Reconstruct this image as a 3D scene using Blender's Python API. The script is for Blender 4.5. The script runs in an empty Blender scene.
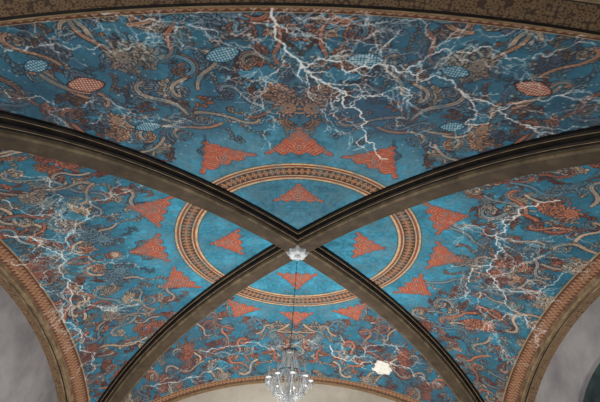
import bpy, bmesh, math, random
import numpy as np
from mathutils import Matrix, Vector
rng=np.random.default_rng(7); random.seed(5)
K=6.0; Z0=1.6
F=445.93; TH=math.radians(41.205); DD=1.3951; CX=.0136; YAW=math.radians(-.4243); ROLL=math.radians(-1.794)
A=1.0012; B=1.0188; HD=.7444; ZT=.8335; ZW=.8171; P=2.1461; RO=.452; RI=.370
ZS=1-HD
def W(x,y,z): return (K*x,K*y,K*z+Z0)
def zd(t): t=np.clip(t,0,1); return 1-HD*(1-np.clip(1-t**P,0,1)**(1/P))
def surf(x,y):
    tx=np.abs(x)/B; ty=np.abs(y)/A
    t=np.minimum(np.maximum(tx,ty),1); m=np.minimum(tx,ty); u=np.minimum(m/np.maximum(t,1e-9),1)
    z0=np.where(ty>tx,ZT,ZW); zc=1-(1-z0)*t*t
    den=1-np.sqrt(1-t*t)
    g=np.where(den>1e-6,(np.sqrt(1-(t*u)**2)-np.sqrt(1-t*t))/np.maximum(den,1e-6),1-u*u)
    d=zd(t); return d+(zc-d)*g+.012
# ---------- camera frame
c,s=math.cos(YAW),math.sin(YAW)
r_=np.array([c,-s,0]); fh=np.array([s,c,0]); zz=np.array([0,0,1.])
Fw=fh*math.cos(TH)+zz*math.sin(TH); U=zz*math.cos(TH)-fh*math.sin(TH)
c,s=math.cos(ROLL),math.sin(ROLL)
Rr=c*r_-s*U; Uu=s*r_+c*U
cam_pos=np.array([CX,-DD,0.])
def pixel_to_plan(px,py):  # px, py are image coordinates, ray-cast from the camera onto the vault
    """where the camera ray through an image pixel meets the vault, in plan coordinates"""
    d=(px-300)/F*Rr+(201-py)/F*Uu+Fw
    t=np.linspace(.3,4,6000); X=cam_pos+t[:,None]*d
    hit=np.nonzero(X[:,2]>surf(X[:,0],X[:,1]))[0]
    i=hit[0] if len(hit) else 3000
    return X[i,0],X[i,1]
cd=bpy.data.cameras.new("camera"); cam=bpy.data.objects.new("camera",cd); bpy.context.collection.objects.link(cam)
M=Matrix.Identity(4)
for i in range(3):
    M[i][0]=Rr[i];M[i][1]=Uu[i];M[i][2]=-Fw[i];M[i][3]=W(*cam_pos)[i]
cam.matrix_world=M; cd.sensor_width=36; cd.lens=F/600*36; cd.clip_start=.05
bpy.context.scene.camera=cam

# ---------- materials
def lin(c):
    c=np.asarray(c,float)/255; return np.where(c<=.04045,c/12.92,((c+.055)/1.055)**2.4)
def mat(name,cols,rough=.8,scale=6,bump=.2,metal=0,detail=6,trans=0,lo=.35,hi=.65,spec=.3):
    m=bpy.data.materials.new(name); m.use_nodes=True; n=m.node_tree.nodes; l=m.node_tree.links
    b=n['Principled BSDF']; b.inputs['Roughness'].default_value=rough; b.inputs['Metallic'].default_value=metal
    b.inputs['Transmission Weight'].default_value=trans; b.inputs['Specular IOR Level'].default_value=spec
    tc=n.new('ShaderNodeTexCoord'); no=n.new('ShaderNodeTexNoise'); no.inputs['Scale'].default_value=scale; no.inputs['Detail'].default_value=detail
    no.inputs['Roughness'].default_value=.65
    l.new(tc.outputs['Object'],no.inputs['Vector'])
    cr=n.new('ShaderNodeValToRGB'); e=cr.color_ramp.elements
    while len(e)<len(cols): e.new(.5)
    for i,cc in enumerate(cols):
        e[i].position=lo+(hi-lo)*i/max(1,len(cols)-1); e[i].color=(*lin(cc),1)
    l.new(no.outputs['Fac'],cr.inputs['Fac']); l.new(cr.outputs['Color'],b.inputs['Base Color'])
    if bump:
        bp=n.new('ShaderNodeBump'); bp.inputs['Strength'].default_value=bump; bp.inputs['Distance'].default_value=.05
        l.new(no.outputs['Fac'],bp.inputs['Height']); l.new(bp.outputs['Normal'],b.inputs['Normal'])
    return m
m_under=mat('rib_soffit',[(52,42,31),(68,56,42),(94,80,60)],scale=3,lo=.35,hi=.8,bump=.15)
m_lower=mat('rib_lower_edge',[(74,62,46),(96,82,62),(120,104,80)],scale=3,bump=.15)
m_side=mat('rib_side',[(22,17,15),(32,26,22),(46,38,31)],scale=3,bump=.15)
m_ochre=mat('rib_fillet',[(98,80,56),(140,118,86)],scale=5,bump=.1)
m_stone=mat('arch_stone',[(88,72,56),(116,97,75),(148,126,98)],scale=2.5)
m_tan=mat('arch_tan',[(88,66,50),(128,100,74)],scale=8)
m_wall=mat('plaster_wall',[(110,107,109),(132,129,131),(154,151,151)],scale=.55,bump=.08,detail=8)
m_wallb=mat('plaster_pale',[(176,168,154),(200,192,178)],scale=1.2,bump=.1)
m_floor=mat('stone_floor',[(150,145,135),(180,172,160)],scale=2)
m_boss=mat('boss_plaster',[(160,164,168),(212,215,218)],scale=9,rough=.6,bump=.1)
m_iron=mat('aged_iron',[(48,46,44),(74,70,66)],scale=20,rough=.5,metal=.5,bump=0)
m_brass=mat('aged_metal',[(110,106,98),(165,160,150)],scale=20,rough=.3,metal=.7,bump=0)
m_crys=mat('crystal',[(235,240,242),(255,255,255)],scale=30,rough=.03,trans=.35,bump=0,spec=1.)
m_candle=mat('candle_white',[(240,238,230),(252,250,244)],scale=20,rough=.4,bump=0)
m_glass=mat('window_glass',[(28,40,42),(52,66,66)],scale=3,rough=.2,bump=0)
def ornament(name,cols,scale,rnd):
    m=bpy.data.materials.new(name); m.use_nodes=True
    n=m.node_tree.nodes; l=m.node_tree.links; bs=n['Principled BSDF']; bs.inputs['Roughness'].default_value=.85; bs.inputs['Specular IOR Level'].default_value=.2
    tc=n.new('ShaderNodeTexCoord'); vo=n.new('ShaderNodeTexVoronoi'); vo.feature='F1'; vo.inputs['Scale'].default_value=scale; vo.inputs['Randomness'].default_value=rnd
    l.new(tc.outputs['Object'],vo.inputs['Vector']); cr=n.new('ShaderNodeValToRGB')
    for i,(p,cc) in enumerate(cols):
        e=cr.color_ramp.elements[i] if i<2 else cr.color_ramp.elements.new(p); e.position=p; e.color=(*lin(cc),1)
    l.new(vo.outputs['Distance'],cr.inputs['Fac']); l.new(cr.outputs['Color'],bs.inputs['Base Color']); return m
m_paintband=ornament('arch_paint',[(0,(110,74,52)),(.22,(70,53,41)),(.4,(114,92,68)),(.65,(64,49,39))],18,.5)
m_sideband=ornament('side_arch_paint',[(0,(120,78,58)),(.25,(84,64,50)),(.42,(140,118,90)),(.7,(88,64,50))],15,.5)

# vault paint material
m_paint=bpy.data.materials.new('painted_vault'); m_paint.use_nodes=True
n=m_paint.node_tree.nodes; l=m_paint.node_tree.links; bs=n['Principled BSDF']; bs.inputs['Roughness'].default_value=.85; bs.inputs['Specular IOR Level'].default_value=.15
at=n.new('ShaderNodeAttribute'); at.attribute_name='paint'
tc=n.new('ShaderNodeTexCoord')
n1=n.new('ShaderNodeTexNoise'); n1.inputs['Scale'].default_value=14; n1.inputs['Detail'].default_value=8; n1.inputs['Roughness'].default_value=.75
l.new(tc.outputs['Object'],n1.inputs['Vector'])
mr=n.new('ShaderNodeMapRange'); mr.inputs[1].default_value=.3; mr.inputs[2].default_value=.7; mr.inputs[3].default_value=.78; mr.inputs[4].default_value=1.22
l.new(n1.outputs['Fac'],mr.inputs[0])
vm=n.new('ShaderNodeVectorMath'); vm.operation='SCALE'; l.new(at.outputs['Color'],vm.inputs[0]); l.new(mr.outputs[0],vm.inputs['Scale'])
l.new(vm.outputs[0],bs.inputs['Base Color'])
bp=n.new('ShaderNodeBump'); bp.inputs['Strength'].default_value=.1; bp.inputs['Distance'].default_value=.02
l.new(n1.outputs['Fac'],bp.inputs['Height']); l.new(bp.outputs['Normal'],bs.inputs['Normal'])

# ---------- canvas painting
RS=700; HA=1.52; NB=int(1.02*RS); NA=int(HA*RS)
def vnoise(h,w,cell):
    gh,gw=int(h/cell)+3,int(w/cell)+3; g=rng.random((gh,gw))
    y=np.arange(h)/cell; x=np.arange(w)/cell; yi=y.astype(int); xi=x.astype(int); fy=(y-yi)[:,None]; fx=(x-xi)[None]
    fy=fy*fy*(3-2*fy); fx=fx*fx*(3-2*fx)
    return (g[yi][:,xi]*(1-fy)*(1-fx)+g[yi+1][:,xi]*fy*(1-fx)+g[yi][:,xi+1]*(1-fy)*fx+g[yi+1][:,xi+1]*fy*fx)
def disc(img,x,y,r,col,al=1.):
    h,w,_=img.shape
    x0=max(0,int(x-r-1));x1=min(w,int(x+r+2));y0=max(0,int(y-r-1));y1=min(h,int(y+r+2))
    if x0>=x1 or y0>=y1: return
    d=np.hypot(np.arange(x0,x1)[None]-x,np.arange(y0,y1)[:,None]-y)
    m=(np.clip(r-d+.5,0,1)*al)[...,None]
    v=img[y0:y1,x0:x1]; v+= (col-v)*m
DARK=np.array([36,40,50.])
def resamp(pts,rad,step):
    seg=np.linalg.norm(np.diff(pts,axis=0),axis=1).sum(); n=max(4,int(seg/step))
    q=np.linspace(0,len(pts)-1,n); k=range(len(pts))
    return np.interp(q,k,pts[:,0]),np.interp(q,k,pts[:,1]),np.interp(q,k,rad)
def stroke(img,pts,rad,fill,ow=1.35):
    fill=np.asarray(fill,float)
    X,Y,Rd=resamp(pts,rad,max(1.2,rad.mean()*.5))
    for x,y,r in zip(X,Y,Rd): disc(img,x,y,r+ow,DARK)
    for x,y,r in zip(X,Y,Rd): disc(img,x,y,r,fill)
    if rad.max()>2.6:
        for x,y,r in zip(X,Y,Rd):
            if r>2.2: disc(img,x,y,.7,DARK,.65)
def leaf(img,x,y,ang,L,Wd,curl,col):
    t=np.linspace(0,1,14); a=ang+curl*t*t
    px=x+np.cumsum(np.cos(a))*L/14; py=y+np.cumsum(np.sin(a))*L/14
    stroke(img,np.stack([px,py],1),Wd*np.sin(np.pi*np.clip(t*.85+.12,0,1))**.8+.5,col,ow=1.2)
def palm(img,x,y,ang,L,ch,col,n=7):
    t=np.linspace(0,1,24); a=ang+ch*1.9*t**1.3
    px=x+np.cumsum(np.cos(a))*L/24; py=y+np.cumsum(np.sin(a))*L/24
    for k in np.linspace(22,2,n).astype(int):
        f=1-k/24; l_=L*(.26+.28*f)
        for sd in (-1,1): leaf(img,px[k],py[k],a[k]+sd*.6,l_,L*.042+1,sd*1.7,np.asarray(col)*random.uniform(.85,1.14))
    stroke(img,np.stack([px,py],1),L*.03*(1-.7*t)+1,col)
def tendril(img,x,y,S,ang,ch,col):
    t=np.linspace(0,1,60); k=np.where(t<.4,-ch*2.2,ch*(2.6+13*np.clip(t-.4,0,1)))
    a=ang+np.cumsum(k)/60*1.6
    st=S*5.2/60*(1.1-.6*t)
    pts=np.stack([x+np.cumsum(np.cos(a)*st),y+np.cumsum(np.sin(a)*st)],1)
    w=S*.06*(1-.5*t)+.7
    X,Y,Rd=resamp(pts,w,1.5)
    for q in zip(X,Y,Rd): disc(img,q[0],q[1],q[2]+1.1,DARK,.8)
    for q in zip(X,Y,Rd): disc(img,q[0],q[1],q[2],np.asarray(col,float))
    for k_ in range(6,50,6):
        leaf(img,pts[k_,0],pts[k_,1],a[k_]+random.choice([-1,1])*.9,S*.45,S*.07+.6,random.uniform(-1.6,1.6),np.asarray(col)*random.uniform(.85,1.1))
def scroll(img,x,y,S,ang,ch,col,col2):
    """flowing acanthus scroll: winding stem whose fringed leaves wrap round an open spiral"""
    n_=80; t=np.linspace(0,1,n_)
    k=np.where(t<.28,-ch*(2.8-3*t),ch*(3.0+18*np.clip(t-.28,0,1)**1.15))
    a=ang+np.cumsum(k)/n_*1.5
    st=S*6.6/n_*(1.12-.72*t)
    pts=np.stack([x+np.cumsum(np.cos(a)*st),y+np.cumsum(np.sin(a)*st)],1); pts-=pts[46]-np.array([x,y])
    for k_ in range(2,64,3):
        f=1-t[k_]*.5
        leaf(img,pts[k_,0],pts[k_,1],a[k_]-ch*.5,S*random.uniform(.55,.8)*f,S*.075+.7,ch*2.1,np.asarray(col2)*random.uniform(.85,1.15))
        if k_%2==0 and k_<52: leaf(img,pts[k_,0],pts[k_,1],a[k_]+ch*.5,S*.42*f,S*.06+.6,-ch*2.0,np.asarray(col)*random.uniform(.85,1.15))
    stroke(img,pts,S*.07*(1-.5*t)+1.1,np.asarray(col)*1.1)
    cluster(img,pts[-1,0],pts[-1,1],S*.3,a[-1],col2,7)
def cluster(img,x,y,S,ang,col,n=6):
    for k in np.argsort([-abs(i-(n-1)/2) for i in range(n)]):
        f=(k-(n-1)/2)/((n-1)/2)
        leaf(img,x,y,ang+f*1.6,S*(1.15-.3*abs(f)),S*.10+.5,f*1.6,np.asarray(col)*random.uniform(.88,1.12))
    disc(img,x,y,S*.11+1.3,DARK); disc(img,x,y,S*.11,np.asarray(col)*.8+30)
def beast(img,x,y,S,ang,ch,col):
    palm(img,x,y,ang-ch*1.7,S*1.1,-ch,np.asarray(col)*.9,7)
    palm(img,x,y,ang-ch*1.1,S*1.3,-ch,np.asarray(col)*1.05,7)
    t=np.linspace(0,1,44); a=ang+ch*2.5*np.sin(t*2*np.pi*.95+.3)
    pts=np.stack([x+np.cumsum(np.cos(a))*S*3.0/44,y+np.cumsum(np.sin(a))*S*3.0/44],1); pts-=pts[12]-np.array([x,y])
    rad=S*.15*np.sin(np.pi*np.clip(t*.8+.14,0,1))**1.3+.8
    stroke(img,pts,rad,col)
    for k in range(3,34,2):
        nx,ny=-math.sin(a[k]),math.cos(a[k])
        for f in np.linspace(-.7,.7,5): disc(img,pts[k,0]+nx*rad[k]*f,pts[k,1]+ny*rad[k]*f,.7,DARK,.6)
        leaf(img,pts[k,0]+nx*rad[k]*ch,pts[k,1]+ny*rad[k]*ch,a[k]+ch*1.1,S*.28,S*.045,-ch,col)
    hx,hy=pts[0]; disc(img,hx,hy,S*.13+1.5,DARK);disc(img,hx,hy,S*.13,np.asarray(col,float)*1.1)
    leaf(img,hx,hy,a[0]+np.pi-.3,S*.42,S*.07,.4,col);leaf(img,hx,hy,a[0]+np.pi+.3,S*.36,S*.05,-.3,col)
    disc(img,hx,hy,1.4,DARK)
    cluster(img,pts[-1,0],pts[-1,1],S*.4,a[-1],col,6)
def oval(img,x,y,rx,ry,ang,col,dot):
    h,w,_=img.shape; R_=int(max(rx,ry)+3); x0=max(0,int(x)-R_);x1=min(w,int(x)+R_);y0=max(0,int(y)-R_);y1=min(h,int(y)+R_)
    if x0>=x1 or y0>=y1:return
    X=np.arange(x0,x1)[None]-x;Y=np.arange(y0,y1)[:,None]-y
    p=X*np.cos(ang)+Y*np.sin(ang);q=-X*np.sin(ang)+Y*np.cos(ang)
    d=np.abs(p/rx)**1.6+np.abs(q/ry)**1.6
    v=img[y0:y1,x0:x1]
    v[d<1]=DARK; v[d<.86]=col
    g=(np.cos((p+q)*2*np.pi/9.5)*np.cos((p-q)*2*np.pi/9.5)>.25)
    v[(d<.78)&g]=dot
def paint_cell(kind):
    near=kind=='near'
    av=(np.arange(NA)+.5)/RS; bv=(np.arange(NB)+.5)/RS
    X=np.sin(av)[None]*B+0*bv[:,None]; Y=bv[:,None]*A+0*X
    r=np.hypot(X,Y); ph=np.arctan2(X,Y)
    teal=np.array([54,122,146.]) if not near else np.array([58,114,136.])  # near cell's dimmer light and its staining painted in as greyer, darker teal
    nz=vnoise(NB,NA,70)*.4+vnoise(NB,NA,24)*.3+vnoise(NB,NA,6)*.3
    base=teal[None,None]*(.64+.68*nz)[...,None]
    gw=np.clip((vnoise(NB,NA,50)*.5+vnoise(NB,NA,12)*.5-.48)*2.5,0,.45)[...,None]
    base=base*(1-gw)+np.array([88,114,126.])*gw
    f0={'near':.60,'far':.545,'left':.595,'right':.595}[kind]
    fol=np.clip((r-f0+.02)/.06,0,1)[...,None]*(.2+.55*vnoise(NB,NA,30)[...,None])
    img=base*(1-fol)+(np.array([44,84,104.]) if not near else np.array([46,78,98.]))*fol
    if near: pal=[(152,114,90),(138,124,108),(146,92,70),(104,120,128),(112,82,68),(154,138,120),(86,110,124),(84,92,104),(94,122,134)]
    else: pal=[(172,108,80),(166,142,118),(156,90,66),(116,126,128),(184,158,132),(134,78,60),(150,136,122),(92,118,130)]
    def ok(a,b,rr):
        x=math.sin(a)*B; return math.hypot(x,b*A)>rr and b>math.sin(a)-.03 and b<.985
    def scatter(sp,rr,n=9000):
        pts=[]
        for _ in range(n):
            a=random.uniform(0,1.45); b=random.uniform(.3,1.0)
            if ok(a,b,rr) and all((a-p[0])**2+(b-p[1])**2>sp*sp for p in pts): pts.append((a,b))
        return pts
    rc=lambda:random.choice(pal); ra=lambda:random.uniform(0,6.28); rs=lambda:random.choice([-1,1])
    sc=1.0
    for a,b in scatter(.046,f0+.015): tendril(img,a*RS,b*RS,random.uniform(14,21),ra(),rs(),np.array(rc())*random.uniform(.68,.88))
    for a,b in scatter(.088,f0+.04): palm(img,a*RS,b*RS,ra(),random.uniform(34,50)*sc,rs(),np.array(rc())*random.uniform(.8,.98),7)
    for a,b in scatter(.080,f0+.05): scroll(img,a*RS,b*RS,random.uniform(25,35)*sc,ra(),rs(),rc(),rc())
    for a,b in scatter(.24,f0+.1): beast(img,a*RS,b*RS,random.uniform(36,44)*sc,ra(),rs(),rc())
    wx=(vnoise(NB,NA,60)-.5)*18; wy=(vnoise(NB,NA,60)-.5)*18
    gy,gx=np.mgrid[0:NB,0:NA]
    img=img[np.clip((gy+wy).astype(int),0,NB-1),np.clip(np.abs(gx+wx).astype(int),0,NA-1)]
    for _ in range(420):
        a=random.uniform(0,1.45); b=random.uniform(.3,.96)
        if ok(a,b,f0): disc(img,a*RS,b*RS,random.uniform(.9,1.7),np.array([185,182,172.]),.7)
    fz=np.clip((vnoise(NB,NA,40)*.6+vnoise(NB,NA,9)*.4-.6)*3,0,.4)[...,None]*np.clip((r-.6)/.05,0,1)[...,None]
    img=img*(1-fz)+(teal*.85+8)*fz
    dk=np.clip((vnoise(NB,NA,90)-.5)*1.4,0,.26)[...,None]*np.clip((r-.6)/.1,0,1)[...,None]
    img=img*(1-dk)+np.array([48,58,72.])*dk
    def put(mask,col,al=1.): img[mask]=img[mask]*(1-al)+np.array(col)*al
    # ring
    q=(r-RI)/(RO-RI); m=(q>0)&(q<1)
    cream=np.array([182,160,124.]); tan=np.array([146,116,88.]); rust=np.array([124,62,46.]); brn=np.array([70,48,42.])
    sarc=ph*.41
    put(m,tan)
    put(m&(q<.12),cream);put(m&(q>.12)&(q<.22),rust);put(m&(q>.22)&(q<.27),cream)
    put(m&(q>.27)&(q<.75),brn)
    u=(sarc/.019)%1-.5; w=(q-.51)/.24
    e=np.abs(u)/.5+np.abs(w)/.85; put(m&(e<1)&(np.abs(w)<1),tan); put(m&(e<.6),rust); put(m&(e<.25),cream)
    put(m&(q>.75)&(q<.8),cream);put(m&(q>.8)&(q<.9),rust);put(m&(q>.9),cream)
    put((np.abs(q)<.02)|(np.abs(q-1)<.02),(66,56,52))
    rw=np.clip((vnoise(NB,NA,14)*.5+vnoise(NB,NA,5)*.5-.5)*1.5,0,.25)[...,None]*m[...,None]
    img=img*(1-rw)+np.array([110,104,96.])*rw
    # pendant triangles
    org=np.array([164,80,58.])
    wn=vnoise(NB,NA,7)-.5
    def tri(phi0,q0,q1,hw):
        Q=r*np.cos(ph-phi0); Pp=r*np.sin(ph-phi0)
        t=(Q-q0)/(q1-q0); ap=np.abs(Pp)
        edge=hw*np.clip(1-t,0,1.2)**1.2+ .009*np.abs(np.sin((t+.03)*np.pi*4.2))**.8+.001+wn*.003
        base=-.13*np.abs(np.cos(ap/hw*np.pi*2))+.09+wn*.06
        ins=(t>base)&(t<1.04)&(ap<edge)
        o2=(t>base-.04)&(t<1.08)&(ap<edge+.004)
        put2(o2,(46,64,76),.55); put2(ins,org,.95)
        for (cp,ct,rr) in ((0,.27,.017),(.40,.15,.013),(.76,.06,.009),(0,.64,.010),(.22,.45,.009),(.2,.05,.006),(.58,.1,.006),(0,.86,.006)):
            d=np.hypot(ap-cp*hw,(t-ct)*(q1-q0)); an=np.arctan2((t-ct)*(q1-q0),ap-cp*hw)
            sp=(d/rr*2.0-an/(2*np.pi)*2)%1
            put2(ins&(d<rr)&(sp<.32),(96,52,50),.8); put2(ins&(d<rr)&(sp>.55)&(sp<.85),(206,146,112),.65)
        put2(ins&(np.abs(ap-(edge-.006))<.0015)&(t>base+.08),(96,54,52),.6)
        lace=np.sin(Pp*2*np.pi/.014+wn*12)*np.sin(Q*2*np.pi/.015+wn*12)
        put2(ins&(lace>.55),(78,70,76),.6); put2(ins&(lace<-.58),(200,136,104),.5)
    def put2(mask,col,al=1.): img[mask]=img[mask]*(1-al)+np.array(col)*al
    if near: tri(0,.25,.342,.080)
    else: tri(0,.215,.322,.080)
    if kind=='far':
        tri(0,.495,.588,.074); tri(.5,.495,.595,.078)
    else:
        for p0 in (0,.45): tri(p0,.497,.610,.094 if near else .088)
    fw=np.clip((vnoise(NB,NA,20)*.5+vnoise(NB,NA,6)*.5-.5)*2,0,.28)[...,None]*((r>.2)&(r<.62))[...,None]
    img=img*(1-fw)+np.array([80,114,128.])*fw
    g=bv[:,None]-np.sin(av)[None]
    put2((g<.064)&(g>.058),(128,106,82),.5); put2((g<=.058),(52,56,60),.5)
    b0={'near':.982,'far':.974}.get(kind,.95)
    b_=bv[:,None]+0*X; bq=(b_-b0)/(1-b0)
    put2(bq>0,(104,64,50)); put2((bq>-.1)&(bq<0),(158,134,100)); put2((bq>.0)&(bq<.1),brn)
    u=(av[None]/.02+0*b_)%1-.5; e=np.abs(u)/.5+np.abs(bq-.5)/.4; put2((e<1),(154,128,98)); put2(e<.5,(128,62,46)); put2((bq>.9),brn)
    return np.concatenate([img[:,::-1],img],1)
def tocanvas(kind,x,y):
    if kind in('near','far'): a=math.asin(max(-1,min(1,x/B))); b=abs(y)/A
    else: a=math.asin(max(-1,min(1,y/A))); b=abs(x)/B
    return np.array([a*RS+NA,b*RS])
CW=np.array([218,220,218.])
def crack(img,pts,w,depth,al=.97):
    pts=np.array(pts,float)
    for it in range(6):
        mid=(pts[1:]+pts[:-1])/2; d=pts[1:]-pts[:-1]; L=np.linalg.norm(d,axis=1,keepdims=True)
        if L.max()<4: break
        nrm=np.stack([-d[:,1],d[:,0]],1); mid=mid+nrm*rng.normal(0,.16,(len(mid),1))
        new=np.empty((len(pts)+len(mid),2)); new[::2]=pts; new[1::2]=mid; pts=new
    N=len(pts); ph=random.uniform(0,6)
    for i in range(N-1):
        k=max(1,int(np.linalg.norm(pts[i+1]-pts[i])/.9)); f=i/N
        ww=w*.84*(1-.4*f)*random.uniform(.55,1.3)
        br=.65+.4*math.sin(i*.19+ph)+random.uniform(-.3,.3); br=min(1,max(.08,br+ (.4 if w>1.1 else .1)))
        if depth>0 and random.random()<.08: disc(img,pts[i,0]+random.gauss(0,3),pts[i,1]+random.gauss(0,3),random.uniform(.6,2.2),CW*.92,.5)
        for j in range(k):
            p=pts[i]+(pts[i+1]-pts[i])*j/k
            disc(img,p[0],p[1],max(.48,ww),CW,al*br)
    if depth>0:
        nb=np.linalg.norm(np.diff(pts,axis=0),axis=1).sum()/(46 if depth>1 else 46)
        for _ in range(int(nb*random.uniform(.8,1.3))+1):
            i=random.randrange(0,N-1); d=pts[min(N-1,i+3)]-pts[i]; ang=math.atan2(d[1],d[0])+random.choice([-1,1])*random.uniform(.3,.95)
            L=random.uniform(26,110)*(1 if depth>1 else .42)
            e=pts[i]+L*np.array([math.cos(ang),math.sin(ang)])
            crack(img,[pts[i],(pts[i]+e)/2+rng.normal(0,L*.1,2),e],w*.67,depth-1,al*.88)
cracks={'near':[
 (2.0,[(272,8),(276,25),(285,50),(300,68),(322,82),(345,108),(362,128),(375,150),(388,160)]),
 (1.6,[(300,68),(345,72),(372,68),(410,72),(440,78),(470,100),(520,125),(560,132)]),
 (.95,[(4,52),(45,45),(90,50),(150,38),(200,30),(250,22),(285,28),(340,42),(400,55)]),
 (.9,[(50,16),(110,14),(160,22),(215,30),(260,55),(245,80),(248,100)]),
 (1.15,[(400,65),(450,55),(520,60),(596,45)]),
 (1.,[(285,50),(270,75),(255,95),(275,120),(270,150)]),
 (1.,[(400,30),(380,60),(395,85),(410,110),(395,130)]),
 (.8,[(4,90),(60,110),(110,100),(180,130)]),
 (.9,[(300,20),(350,18),(400,20),(480,30),(560,38)]),
 (1.15,[(470,100),(465,125),(500,110),(560,95),(596,100)]),
 (.85,[(340,90),(320,110),(330,130)]),(.9,[(276,25),(310,35),(340,60),(372,68)])],
'left':[(1.6,[(4,235),(40,240),(62,255),(70,280),(85,300),(110,310)]),
 (1.15,[(62,255),(75,225),(100,200),(130,190)]),(1.5,[(70,280),(60,310),(80,345),(85,380)]),
 (1.15,[(4,200),(30,215),(62,220)]),(1.05,[(62,255),(100,262),(140,270)]),(1.05,[(62,255),(40,285),(50,320)]),(1.,[(20,175),(60,200),(75,225)]),(1.05,[(4,260),(30,262),(62,255)])],
'right':[(1.6,[(560,200),(520,215),(495,235),(490,265),(500,290),(525,315),(540,345)]),
 (1.3,[(490,265),(470,290),(445,300)]),(1.3,[(500,290),(550,285),(590,270)]),
 (1.05,[(495,235),(470,225),(455,245)]),(1.3,[(525,315),(500,320),(480,330)]),(1.1,[(495,235),(530,245),(570,235)]),(1.15,[(500,290),(515,265),(545,255)]),(1.05,[(500,290),(480,310),(500,340),(520,365)])],
'far':[(1.2,[(200,350),(230,345),(270,350),(310,340)]),(1.5,[(330,345),(350,360),(400,365),(430,385)]),
 (1.2,[(150,385),(180,380),(215,365)]),(1.1,[(340,335),(355,352)]),(1.2,[(350,360),(370,345),(400,350)])]}
ovals=[(86,85,24,12,'o'),(222,55,22,11,'t'),(148,127,20,9,'t'),(533,89,25,11,'o'),(452,127,18,9,'t'),(365,60,22,10,'t'),(36,66,16,9,'t'),(455,72,18,9,'t')]
canv={}
for kd in ('near','far','left','right'):
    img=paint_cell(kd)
    if kd=='near':
        for px,py,rx,ry,t in ovals:
            x,y=tocanvas(kd,*pixel_to_plan(px,py))
            oval(img,x,y,rx*1.35,ry*1.5,random.uniform(-.3,.3),np.array([134,74,58.]) if t=='o' else np.array([46,100,122.]),np.array([192,178,164.]) if t=='o' else np.array([170,184,186.]))
        yy,xx=np.mgrid[0:img.shape[0],0:img.shape[1]]
        for px,py,sx_,sy_,k_ in ((365,112,100,60,.5),(420,50,70,50,.22)):
            x,y=tocanvas(kd,*pixel_to_plan(px,py)); g=np.exp(-(((xx-x)/sx_)**2+((yy-y)/sy_)**2))[...,None]*k_; img[:]=img*(1-g)+np.array([54,70,92.])*g
    for w,pl in cracks[kd]:
        crack(img,[tocanvas(kd,*pixel_to_plan(*p)) for p in pl],w,2)
    blot={'near':[(80,50),(220,30),(300,50),(350,75),(430,75),(520,60),(500,110),(560,120),(150,90)],'far':[(350,360),(300,350),(230,350)],'left':[(60,262),(78,292),(55,240),(40,210),(70,330)],'right':[(490,290),(525,322),(500,262),(540,300),(560,230)]}[kd]
    for (px,py) in blot:
        x,y=tocanvas(kd,*pixel_to_plan(px,py))
        for _ in range(44): disc(img,x+random.gauss(0,30),y+random.gauss(0,24),random.uniform(.7,2.8),np.array([196,198,194.]),random.uniform(.2,.6))
    for (px,py,k_) in {'right':[(520,315,.6),(492,282,.45)],'left':[(66,270,.5)]}.get(kd,[]):
        x,y=tocanvas(kd,*pixel_to_plan(px,py)); yy,xx=np.mgrid[0:img.shape[0],0:img.shape[1]]
        nz=vnoise(img.shape[0],img.shape[1],9); g=(np.exp(-(((xx-x)/58)**2+((yy-y)/58)**2))*np.clip(nz*2-.8,0,1))[...,None]*k_; img[:]=img*(1-g)+np.array([180,180,174.])*g
    if kd=='far':
        x,y=tocanvas(kd,*pixel_to_plan(382,368)); yy,xx=np.mgrid[0:img.shape[0],0:img.shape[1]]
        nz=vnoise(img.shape[0],img.shape[1],7)-.5
        th=np.arctan2((yy-y)/1.2,xx-x); d=np.hypot((xx-x)*.84,(yy-y)/1.2)+nz*7; ed=27.5*(1+.07*np.sin(3*th+1)+.06*np.sin(5*th)+.04*np.sin(9*th+2))
        mk=np.clip(ed-d+.5,0,1)[...,None]; rm_=np.clip(1-np.abs(d-ed-1)/1.5,0,1)[...,None]*.5
        img[:]=img*(1-rm_)+np.array([90,80,72.])*rm_; img[:]=img*(1-mk)+(np.array([216,213,205.])*(1+nz[...,None]*.1))*mk
    canv[kd]=img
def sample(img,xc,yc):
    h,w,_=img.shape; xc=np.clip(xc-.5,0,w-1.001);yc=np.clip(yc-.5,0,h-1.001)
    xi=xc.astype(int);yi=yc.astype(int);fx=(xc-xi)[:,None];fy=(yc-yi)[:,None]
    return img[yi,xi]*(1-fx)*(1-fy)+img[yi,xi+1]*fx*(1-fy)+img[yi+1,xi]*(1-fx)*fy+img[yi+1,xi+1]*fx*fy
VX=[];FC=[];CL=[];off=0
for kd,nt,nu in (('near',620,1450),('left',500,720),('right',500,720),('far',420,600)):
    T=np.linspace(.002,1,nt); q=np.linspace(-1,1,nu); Uq=.45*q+.55*np.sin(q*np.pi/2)
    t,u=np.meshgrid(T,Uq,indexing='ij'); t=t.ravel();u=u.ravel()
    if kd=='near': x,y=u*t*B,-t*A
    elif kd=='far': x,y=u*t*B,t*A
    elif kd=='left': x,y=-t*B,u*t*A
    else: x,y=t*B,u*t*A
    a=np.arcsin(np.clip(x/B if kd in('near','far') else y/A,-1,1))
    z=surf(np.sign(x)*np.minimum(abs(x),B*.99999),y)
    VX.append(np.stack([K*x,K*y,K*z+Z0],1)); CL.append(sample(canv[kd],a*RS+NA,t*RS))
    i=np.arange(nt*nu).reshape(nt,nu)[:-1,:-1].ravel()+off
    FC.append(np.stack([i,i+1,i+nu+1,i+nu],1)); off+=nt*nu
V=np.concatenate(VX);Fc=np.concatenate(FC);C=np.concatenate(CL)
me=bpy.data.meshes.new('ceiling'); me.vertices.add(len(V)); me.vertices.foreach_set('co',V.astype(np.float32).ravel())
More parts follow.
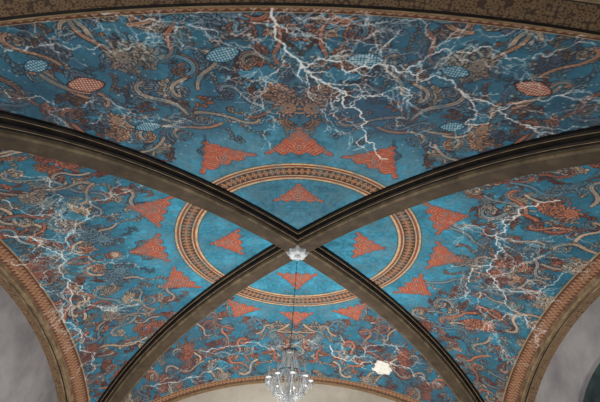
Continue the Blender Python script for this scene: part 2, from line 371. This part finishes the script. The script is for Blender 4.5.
me.loops.add(len(Fc)*4); me.loops.foreach_set('vertex_index',Fc.astype(np.int32).ravel())
me.polygons.add(len(Fc)); me.polygons.foreach_set('loop_start',np.arange(0,len(Fc)*4,4,dtype=np.int32))
me.polygons.foreach_set('loop_total',np.full(len(Fc),4,np.int32)); me.update(calc_edges=True)
me.polygons.foreach_set('use_smooth',np.ones(len(Fc),bool))
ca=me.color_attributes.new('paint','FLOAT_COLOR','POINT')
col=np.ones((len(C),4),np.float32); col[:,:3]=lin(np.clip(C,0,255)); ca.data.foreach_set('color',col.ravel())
me.materials.append(m_paint)
def link(name,me_,parent=None,**kw):
    o=bpy.data.objects.new(name,me_); bpy.context.collection.objects.link(o)
    if parent: o.parent=parent
    for k,v in kw.items(): o[k]=v
    return o
link('ceiling',me,kind='structure',label='groin vault painted teal with rust foliage, ring and white cracks',category='ceiling')

# ---------- sweeps
def sweep(name,path,lat,prof,mats,mi,**kw):
    path=np.array(path); lat=np.array(lat,float); N=len(path); tg=np.gradient(path,axis=0)
    nr=np.cross(tg,lat); nr/=np.linalg.norm(nr,axis=1,keepdims=True)
    if nr[0,2]<0 and abs(nr[0,2])>.2 or nr[N//2,2]<0: nr=-nr
    vs=[];n_=len(prof)
    for i in range(N):
        for (p,q) in prof: vs.append(W(*(path[i]+lat*p+nr[i]*q)))
    fs=[];ms=[]
    for i in range(N-1):
        for j in range(n_):
            k=(j+1)%n_; fs.append((i*n_+j,i*n_+k,(i+1)*n_+k,(i+1)*n_+j)); ms.append(mi[j])
    fs.append(tuple(range(n_)));ms.append(mi[0]);fs.append(tuple(range((N-1)*n_,N*n_)));ms.append(mi[0])
    me_=bpy.data.meshes.new(name); me_.from_pydata(vs,[],fs)
    for m in mats: me_.materials.append(m)
    me_.polygons.foreach_set('material_index',ms)
    bm=bmesh.new();bm.from_mesh(me_);bmesh.ops.recalc_face_normals(bm,faces=bm.faces);bm.to_mesh(me_);bm.free()
    return link(name,me_,**kw)
# stepped, rounded rib section
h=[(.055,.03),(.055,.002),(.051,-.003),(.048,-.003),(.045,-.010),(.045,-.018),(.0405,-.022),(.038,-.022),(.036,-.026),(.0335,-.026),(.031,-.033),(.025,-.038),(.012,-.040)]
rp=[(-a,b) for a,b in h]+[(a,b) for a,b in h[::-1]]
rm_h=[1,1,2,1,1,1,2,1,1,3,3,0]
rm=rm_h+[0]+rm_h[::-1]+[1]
S_=np.sin(np.linspace(0.0,np.pi/2*.985,90))
tn=1
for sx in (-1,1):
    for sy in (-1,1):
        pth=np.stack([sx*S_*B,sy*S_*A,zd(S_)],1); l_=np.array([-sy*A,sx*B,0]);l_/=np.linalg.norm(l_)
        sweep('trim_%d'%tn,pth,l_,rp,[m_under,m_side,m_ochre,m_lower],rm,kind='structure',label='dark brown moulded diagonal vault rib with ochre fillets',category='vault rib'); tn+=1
T=np.sin(np.linspace(-np.pi/2*.98,np.pi/2*.98,120)); arc=np.sqrt(1-T*T)
for sx in (-1,1):
    pth=np.stack([0*T+sx*B,T*A,ZS+(ZW-ZS)*arc],1)
    ap=[(-.005,.02),(-.005,-.002),(0,-.006),(.010,-.006),(.014,.0),(.02,.0),(.022,-.006),(.058,-.006),(.058,.02)]
    ap=[(p*sx,q) for p,q in ap]
    sweep('trim_%d'%tn,pth,(1,0,0),ap,[m_stone,m_side,m_ochre,m_sideband],[0,2,0,1,1,0,3,0,0],kind='structure',label='tan stone wall arch with faded painted soffit',category='arch moulding'); tn+=1
for sy in (-1,1):
    pth=np.stack([T*B,0*T+sy*A,ZS+(ZT-ZS)*arc],1)
    if sy<0: ap=[(-.003,.02),(-.003,.002),(0,-.002),(.003,-.002),(.007,.002),(.05,.002),(.055,-.004),(.062,-.004),(.066,.0),(.24,.0),(.24,.02)]; mi=[4,4,2,1,3,1,2,1,3,1,1]
    else: ap=[(-.004,.02),(-.004,.006),(0,.004),(.006,.004),(.01,.01),(.03,.010),(.034,.008),(.04,.008),(.042,.02)]; mi=[4,4,2,1,4,2,4,4,4]
    ap=[(p*sy,q) for p,q in ap]
    sweep('trim_%d'%tn,pth,(0,1,0),ap,[m_stone,m_side,m_ochre,m_paintband,m_tan],mi,kind='structure',label='transverse arch with warm brown ornamental soffit',category='arch'); tn+=1

# ---------- walls, floor, window
def box(name,x0,x1,y0,y1,z0,z1,m,**kw):
    me_=bpy.data.meshes.new(name)
    vs=[W(x,y,z) for x in(x0,x1) for y in(y0,y1) for z in(z0,z1)]
    me_.from_pydata(vs,[],[(0,1,3,2),(4,6,7,5),(0,4,5,1),(2,3,7,6),(0,2,6,4),(1,5,7,3)]); me_.materials.append(m)
    return link(name,me_,**kw)
zf=-Z0/K
box('wall_left',-B-.14,-B-.054,-1.3,1.06,zf,.95,m_wall,kind='structure',label='grey mottled plaster wall under the arch',category='wall')
def wall_right():
    y0,y1,zt=-1.3,1.06,.95; hw,sp,ap=.45,.42,.66
    x0,x1=B+.054,B+.14; vs=[];fs=[]
    N=32; Yc=np.concatenate([[-hw],-hw*np.cos(np.linspace(0,np.pi,N)),[hw]]); Zc=np.concatenate([[zf+.15],sp+(ap-sp)*np.sin(np.linspace(0,np.pi,N)),[zf+.15]])
    n_=len(Yc)
    for X in (x0,x1):
        for y,z in zip(Yc,Zc): vs.append(W(X,y,z))
        for i,(y,z) in enumerate(zip(Yc,Zc)): vs.append(W(X,y,zt))
    for k,b0 in enumerate((0,2*n_)):
        for i in range(1,n_-2): fs.append((b0+i,b0+i+1,b0+n_+i+1,b0+n_+i))
    for i in range(n_-1): fs.append((i,i+1,2*n_+i+1,2*n_+i))
    fs.append((0,n_-1,3*n_-1,2*n_))
    def q(a,b,c_,d):
        for X in (x0,x1):
            i=len(vs); vs.extend([W(X,a,c_),W(X,b,c_),W(X,b,d),W(X,a,d)]); fs.append((i,i+1,i+2,i+3))
    q(y0,-hw,zf,zt);q(hw,y1,zf,zt);q(-hw,hw,zf,zf+.15)
    me_=bpy.data.meshes.new('wall_right');me_.from_pydata(vs,[],fs);me_.materials.append(m_wall)
    link('wall_right',me_,kind='structure',label='grey mottled plaster wall with arched window',category='wall')
    vs=[W(B+.074,y,z) for y,z in zip(Yc,Zc)]; me_=bpy.data.meshes.new('window_1'); me_.from_pydata(vs,[],[tuple(range(n_))]); me_.materials.append(m_glass)
    link('window_1',me_,kind='structure',label='dark green arched window pane',category='window')
wall_right()
box('wall_back',-1.2,1.2,A+.04,A+.10,zf,.95,m_wallb,kind='structure',label='pale cream plaster end wall',category='wall')
box('floor',-1.3,1.3,-2.6,1.3,zf-.03,zf,m_floor,kind='structure',label='pale stone floor',category='floor')

# ---------- helpers for objects
def lathe(name,prof,m,seg=24,parent=None,loc=(0,0,0),lobes=0,lobe=0.,**kw):
    vs=[];fs=[];n_=len(prof)
    for i in range(seg):
        a=2*math.pi*i/seg; g=1+lobe*math.cos(lobes*a)
        for r,z in prof: vs.append((r*g*math.cos(a),r*g*math.sin(a),z))
    for i in range(seg):
        for j in range(n_-1):
            k=(i+1)%seg; fs.append((i*n_+j,k*n_+j,k*n_+j+1,i*n_+j+1))
    me_=bpy.data.meshes.new(name);me_.from_pydata(vs,[],fs);me_.materials.append(m)
    bm=bmesh.new();bm.from_mesh(me_);bmesh.ops.remove_doubles(bm,verts=bm.verts,dist=1e-5);bmesh.ops.recalc_face_normals(bm,faces=bm.faces);bm.to_mesh(me_);bm.free()
    for p in me_.polygons:p.use_smooth=True
    o=link(name,me_,parent,**kw);o.location=loc;return o
zb=K*(1-.040)+Z0
boss=lathe('ceiling_boss',[(0.0,-.13),(.05,-.135),(.07,-.10),(.09,-.07),(.16,-.09),(.20,-.05),(.22,-.0),(.235,.02),(.24,.12),(.0,.12)],m_boss,seg=96,loc=(0,0,zb),lobes=8,lobe=.12,label='carved white plaster rosette where the ribs cross',category='ceiling boss')
zt_=K*.578+Z0; CX_=-.08
ch=link('chandelier',None,None,label='crystal chandelier with candle arms hanging from a long chain',category='chandelier'); ch.location=(CX_,0,zt_); ch.scale=(.93,.93,1)
def tubes(name,paths,rad,m,parent,res=2,loc=(0,0,0),rot=0,**kw):
    cu=bpy.data.curves.new(name,'CURVE');cu.dimensions='3D';cu.bevel_depth=rad;cu.bevel_resolution=res
    for p in paths:
        sp=cu.splines.new('POLY');sp.points.add(len(p)-1)
        for i,q in enumerate(p): sp.points[i].co=(*q,1)
    o=bpy.data.objects.new('tmp',cu);bpy.context.collection.objects.link(o)
    me_=bpy.data.meshes.new_from_object(o.evaluated_get(bpy.context.evaluated_depsgraph_get()));bpy.data.objects.remove(o)
    me_.name=name;me_.materials.clear();me_.materials.append(m)
    o=link(name,me_,parent,**kw);o.location=loc;o.rotation_euler[2]=rot;return o
links=[];top=(zb-.12-zt_); n_l=int(top/.07)
for i in range(n_l):
    z=.04+i*(top-.04)/n_l; lp=[]; ox=-CX_/.93*z/top
    for k in range(13):
        a=2*math.pi*k/12; x=.010*math.cos(a); lp.append((ox+x,0,z+.039*math.sin(a)) if i%2 else (ox,x,z+.039*math.sin(a)))
    links.append(lp)
tubes('chain',links,.0045,m_iron,ch)
lathe('stem',[(0,.06),(.03,.05),(.02,0),(.04,-.05),(.015,-.1),(.015,-.3),(.04,-.36),(.06,-.45),(.03,-.55),(.02,-.62),(.07,-.7),(.12,-.8),(.06,-.92),(.03,-1.0),(.06,-1.12),(.02,-1.2),(0,-1.26)],m_crys,seg=20,parent=ch)
lathe('crown',[(.02,-.02),(.09,-.03),(.14,.03),(.15,.03),(.10,-.05),(.02,-.04)],m_brass,seg=32,parent=ch,lobes=8,lobe=.08)
lathe('ring',[(.275,-.40),(.285,-.40),(.29,-.425),(.275,-.425),(.275,-.40)],m_brass,seg=40,parent=ch)
def beads(name,pts,r,parent,rot=0,loc=(0,0,0)):
    bm=bmesh.new()
    for i,p in enumerate(pts):
        bmesh.ops.create_icosphere(bm,subdivisions=1,radius=r,matrix=Matrix.Translation(p)@Matrix.Diagonal((1,1,1.25,1)))
    me_=bpy.data.meshes.new(name);bm.to_mesh(me_);bm.free();me_.materials.append(m_crys)
    o=link(name,me_,parent);o.rotation_euler[2]=rot;o.location=loc;return o
def ringcopy(st,N):
    for i in range(1,N):
        o=st.copy();o.parent=ch;o.rotation_euler[2]=2*math.pi*i/N;bpy.context.collection.objects.link(o)
ringcopy(beads('bead_strand',[Vector((.13+.15*f**2.2,0,-.01-.40*f)) for f in np.linspace(0,1,17)],.014,ch),14)
ringcopy(beads('basket_strand',[Vector((.1+.22*math.cos(f*math.pi/2)**.8 if f<1 else .1,0,-.44-.6*f)) for f in np.linspace(0,1,20)],.014,ch),14)
def prism(bm,x,y,z,h,r):
    vt=[bm.verts.new((x,y,z)),bm.verts.new((x,y,z-h))]; ring=[bm.verts.new((x+r*math.cos(a),y+r*math.sin(a),z-h*.65)) for a in np.arange(6)*math.pi/3]
    for i in range(6):
        bm.faces.new((vt[0],ring[i],ring[(i+1)%6]));bm.faces.new((vt[1],ring[(i+1)%6],ring[i]))
def drop(name,h,r,loc,parent):
    bm=bmesh.new();prism(bm,0,0,0,h,r);me_=bpy.data.meshes.new(name);bm.to_mesh(me_);bm.free();me_.materials.append(m_crys)
    o=link(name,me_,parent);o.location=loc;return o
for (N,r,z,h,rr) in ((12,.15,.03,.11,.015),(20,.285,-.42,.17,.016),(14,.3,-.66,.2,.016),(10,.16,-.98,.2,.016)):
    d0=drop('pendant',h,rr,(r,0,z),ch)
    for i in range(1,N):
        a=2*math.pi*i/N;o=d0.copy();o.parent=ch;o.location=(r*math.cos(a),r*math.sin(a),z);o.rotation_euler[2]=a;bpy.context.collection.objects.link(o)
apath=[(.06,0,-.78)]+[(.06+.36*f,0,-.78-.08*math.sin(f*math.pi)+.24*f*f) for f in np.linspace(.1,1,14)]
arm=tubes('arm',[apath],.012,m_crys,ch)
ex,ez=.42,-.54
bob=lathe('drip_pan',[(0,0),(.045,.0),(.065,.02),(.07,.017),(.045,-.01),(0,-.01)],m_crys,seg=20,parent=arm,loc=(ex,0,ez),lobes=8,lobe=.05)
can=lathe('candle',[(0,0),(.018,0),(.018,.13),(.012,.14),(.016,.16),(.012,.19),(0,.215)],m_candle,seg=12,parent=arm,loc=(ex,0,ez+.01))
bm=bmesh.new()
for i in range(6):
    a=2*math.pi*i/6; prism(bm,.062*math.cos(a),.062*math.sin(a),.015,.16,.013)
me_=bpy.data.meshes.new('pendant_fringe');bm.to_mesh(me_);bm.free();me_.materials.append(m_crys);pen=link('pendant_fringe',me_,arm);pen.location=(ex,0,ez)
fst=beads('festoon',[Vector((.29+.13*f,0,-.42-.12*f-.1*math.sin(math.pi*f))) for f in np.linspace(0,1,11)],.010,arm)
for i in range(1,9):
    o=arm.copy();o.parent=ch;o.rotation_euler[2]=2*math.pi*i/9;bpy.context.collection.objects.link(o)
    for cch in (bob,can,pen,fst):
        q=cch.copy();q.parent=o;bpy.context.collection.objects.link(q)

# ---------- light
wd=bpy.data.worlds.new('world');bpy.context.scene.world=wd;wd.use_nodes=True
wd.node_tree.nodes['Background'].inputs[0].default_value=(.88,.94,1,1);wd.node_tree.nodes['Background'].inputs[1].default_value=.42
def area(loc,tgt,size,en,colr):  # added area lamps, out of view, standing in for window light
    ld=bpy.data.lights.new('daylight_fill','AREA');ld.energy=en;ld.size=size;ld.color=colr
    o=bpy.data.objects.new('daylight_fill',ld);bpy.context.collection.objects.link(o);o.location=loc
    o.rotation_euler=(Vector(tgt)-Vector(loc)).to_track_quat('-Z','Y').to_euler()
area((0,1.8,.3),(0,1.6,8),4,860,(1,.97,.93))
area((-4,-9,2.0),(1,0,7),3,150,(.9,.95,1))
bpy.context.scene.view_settings.view_transform='Standard'
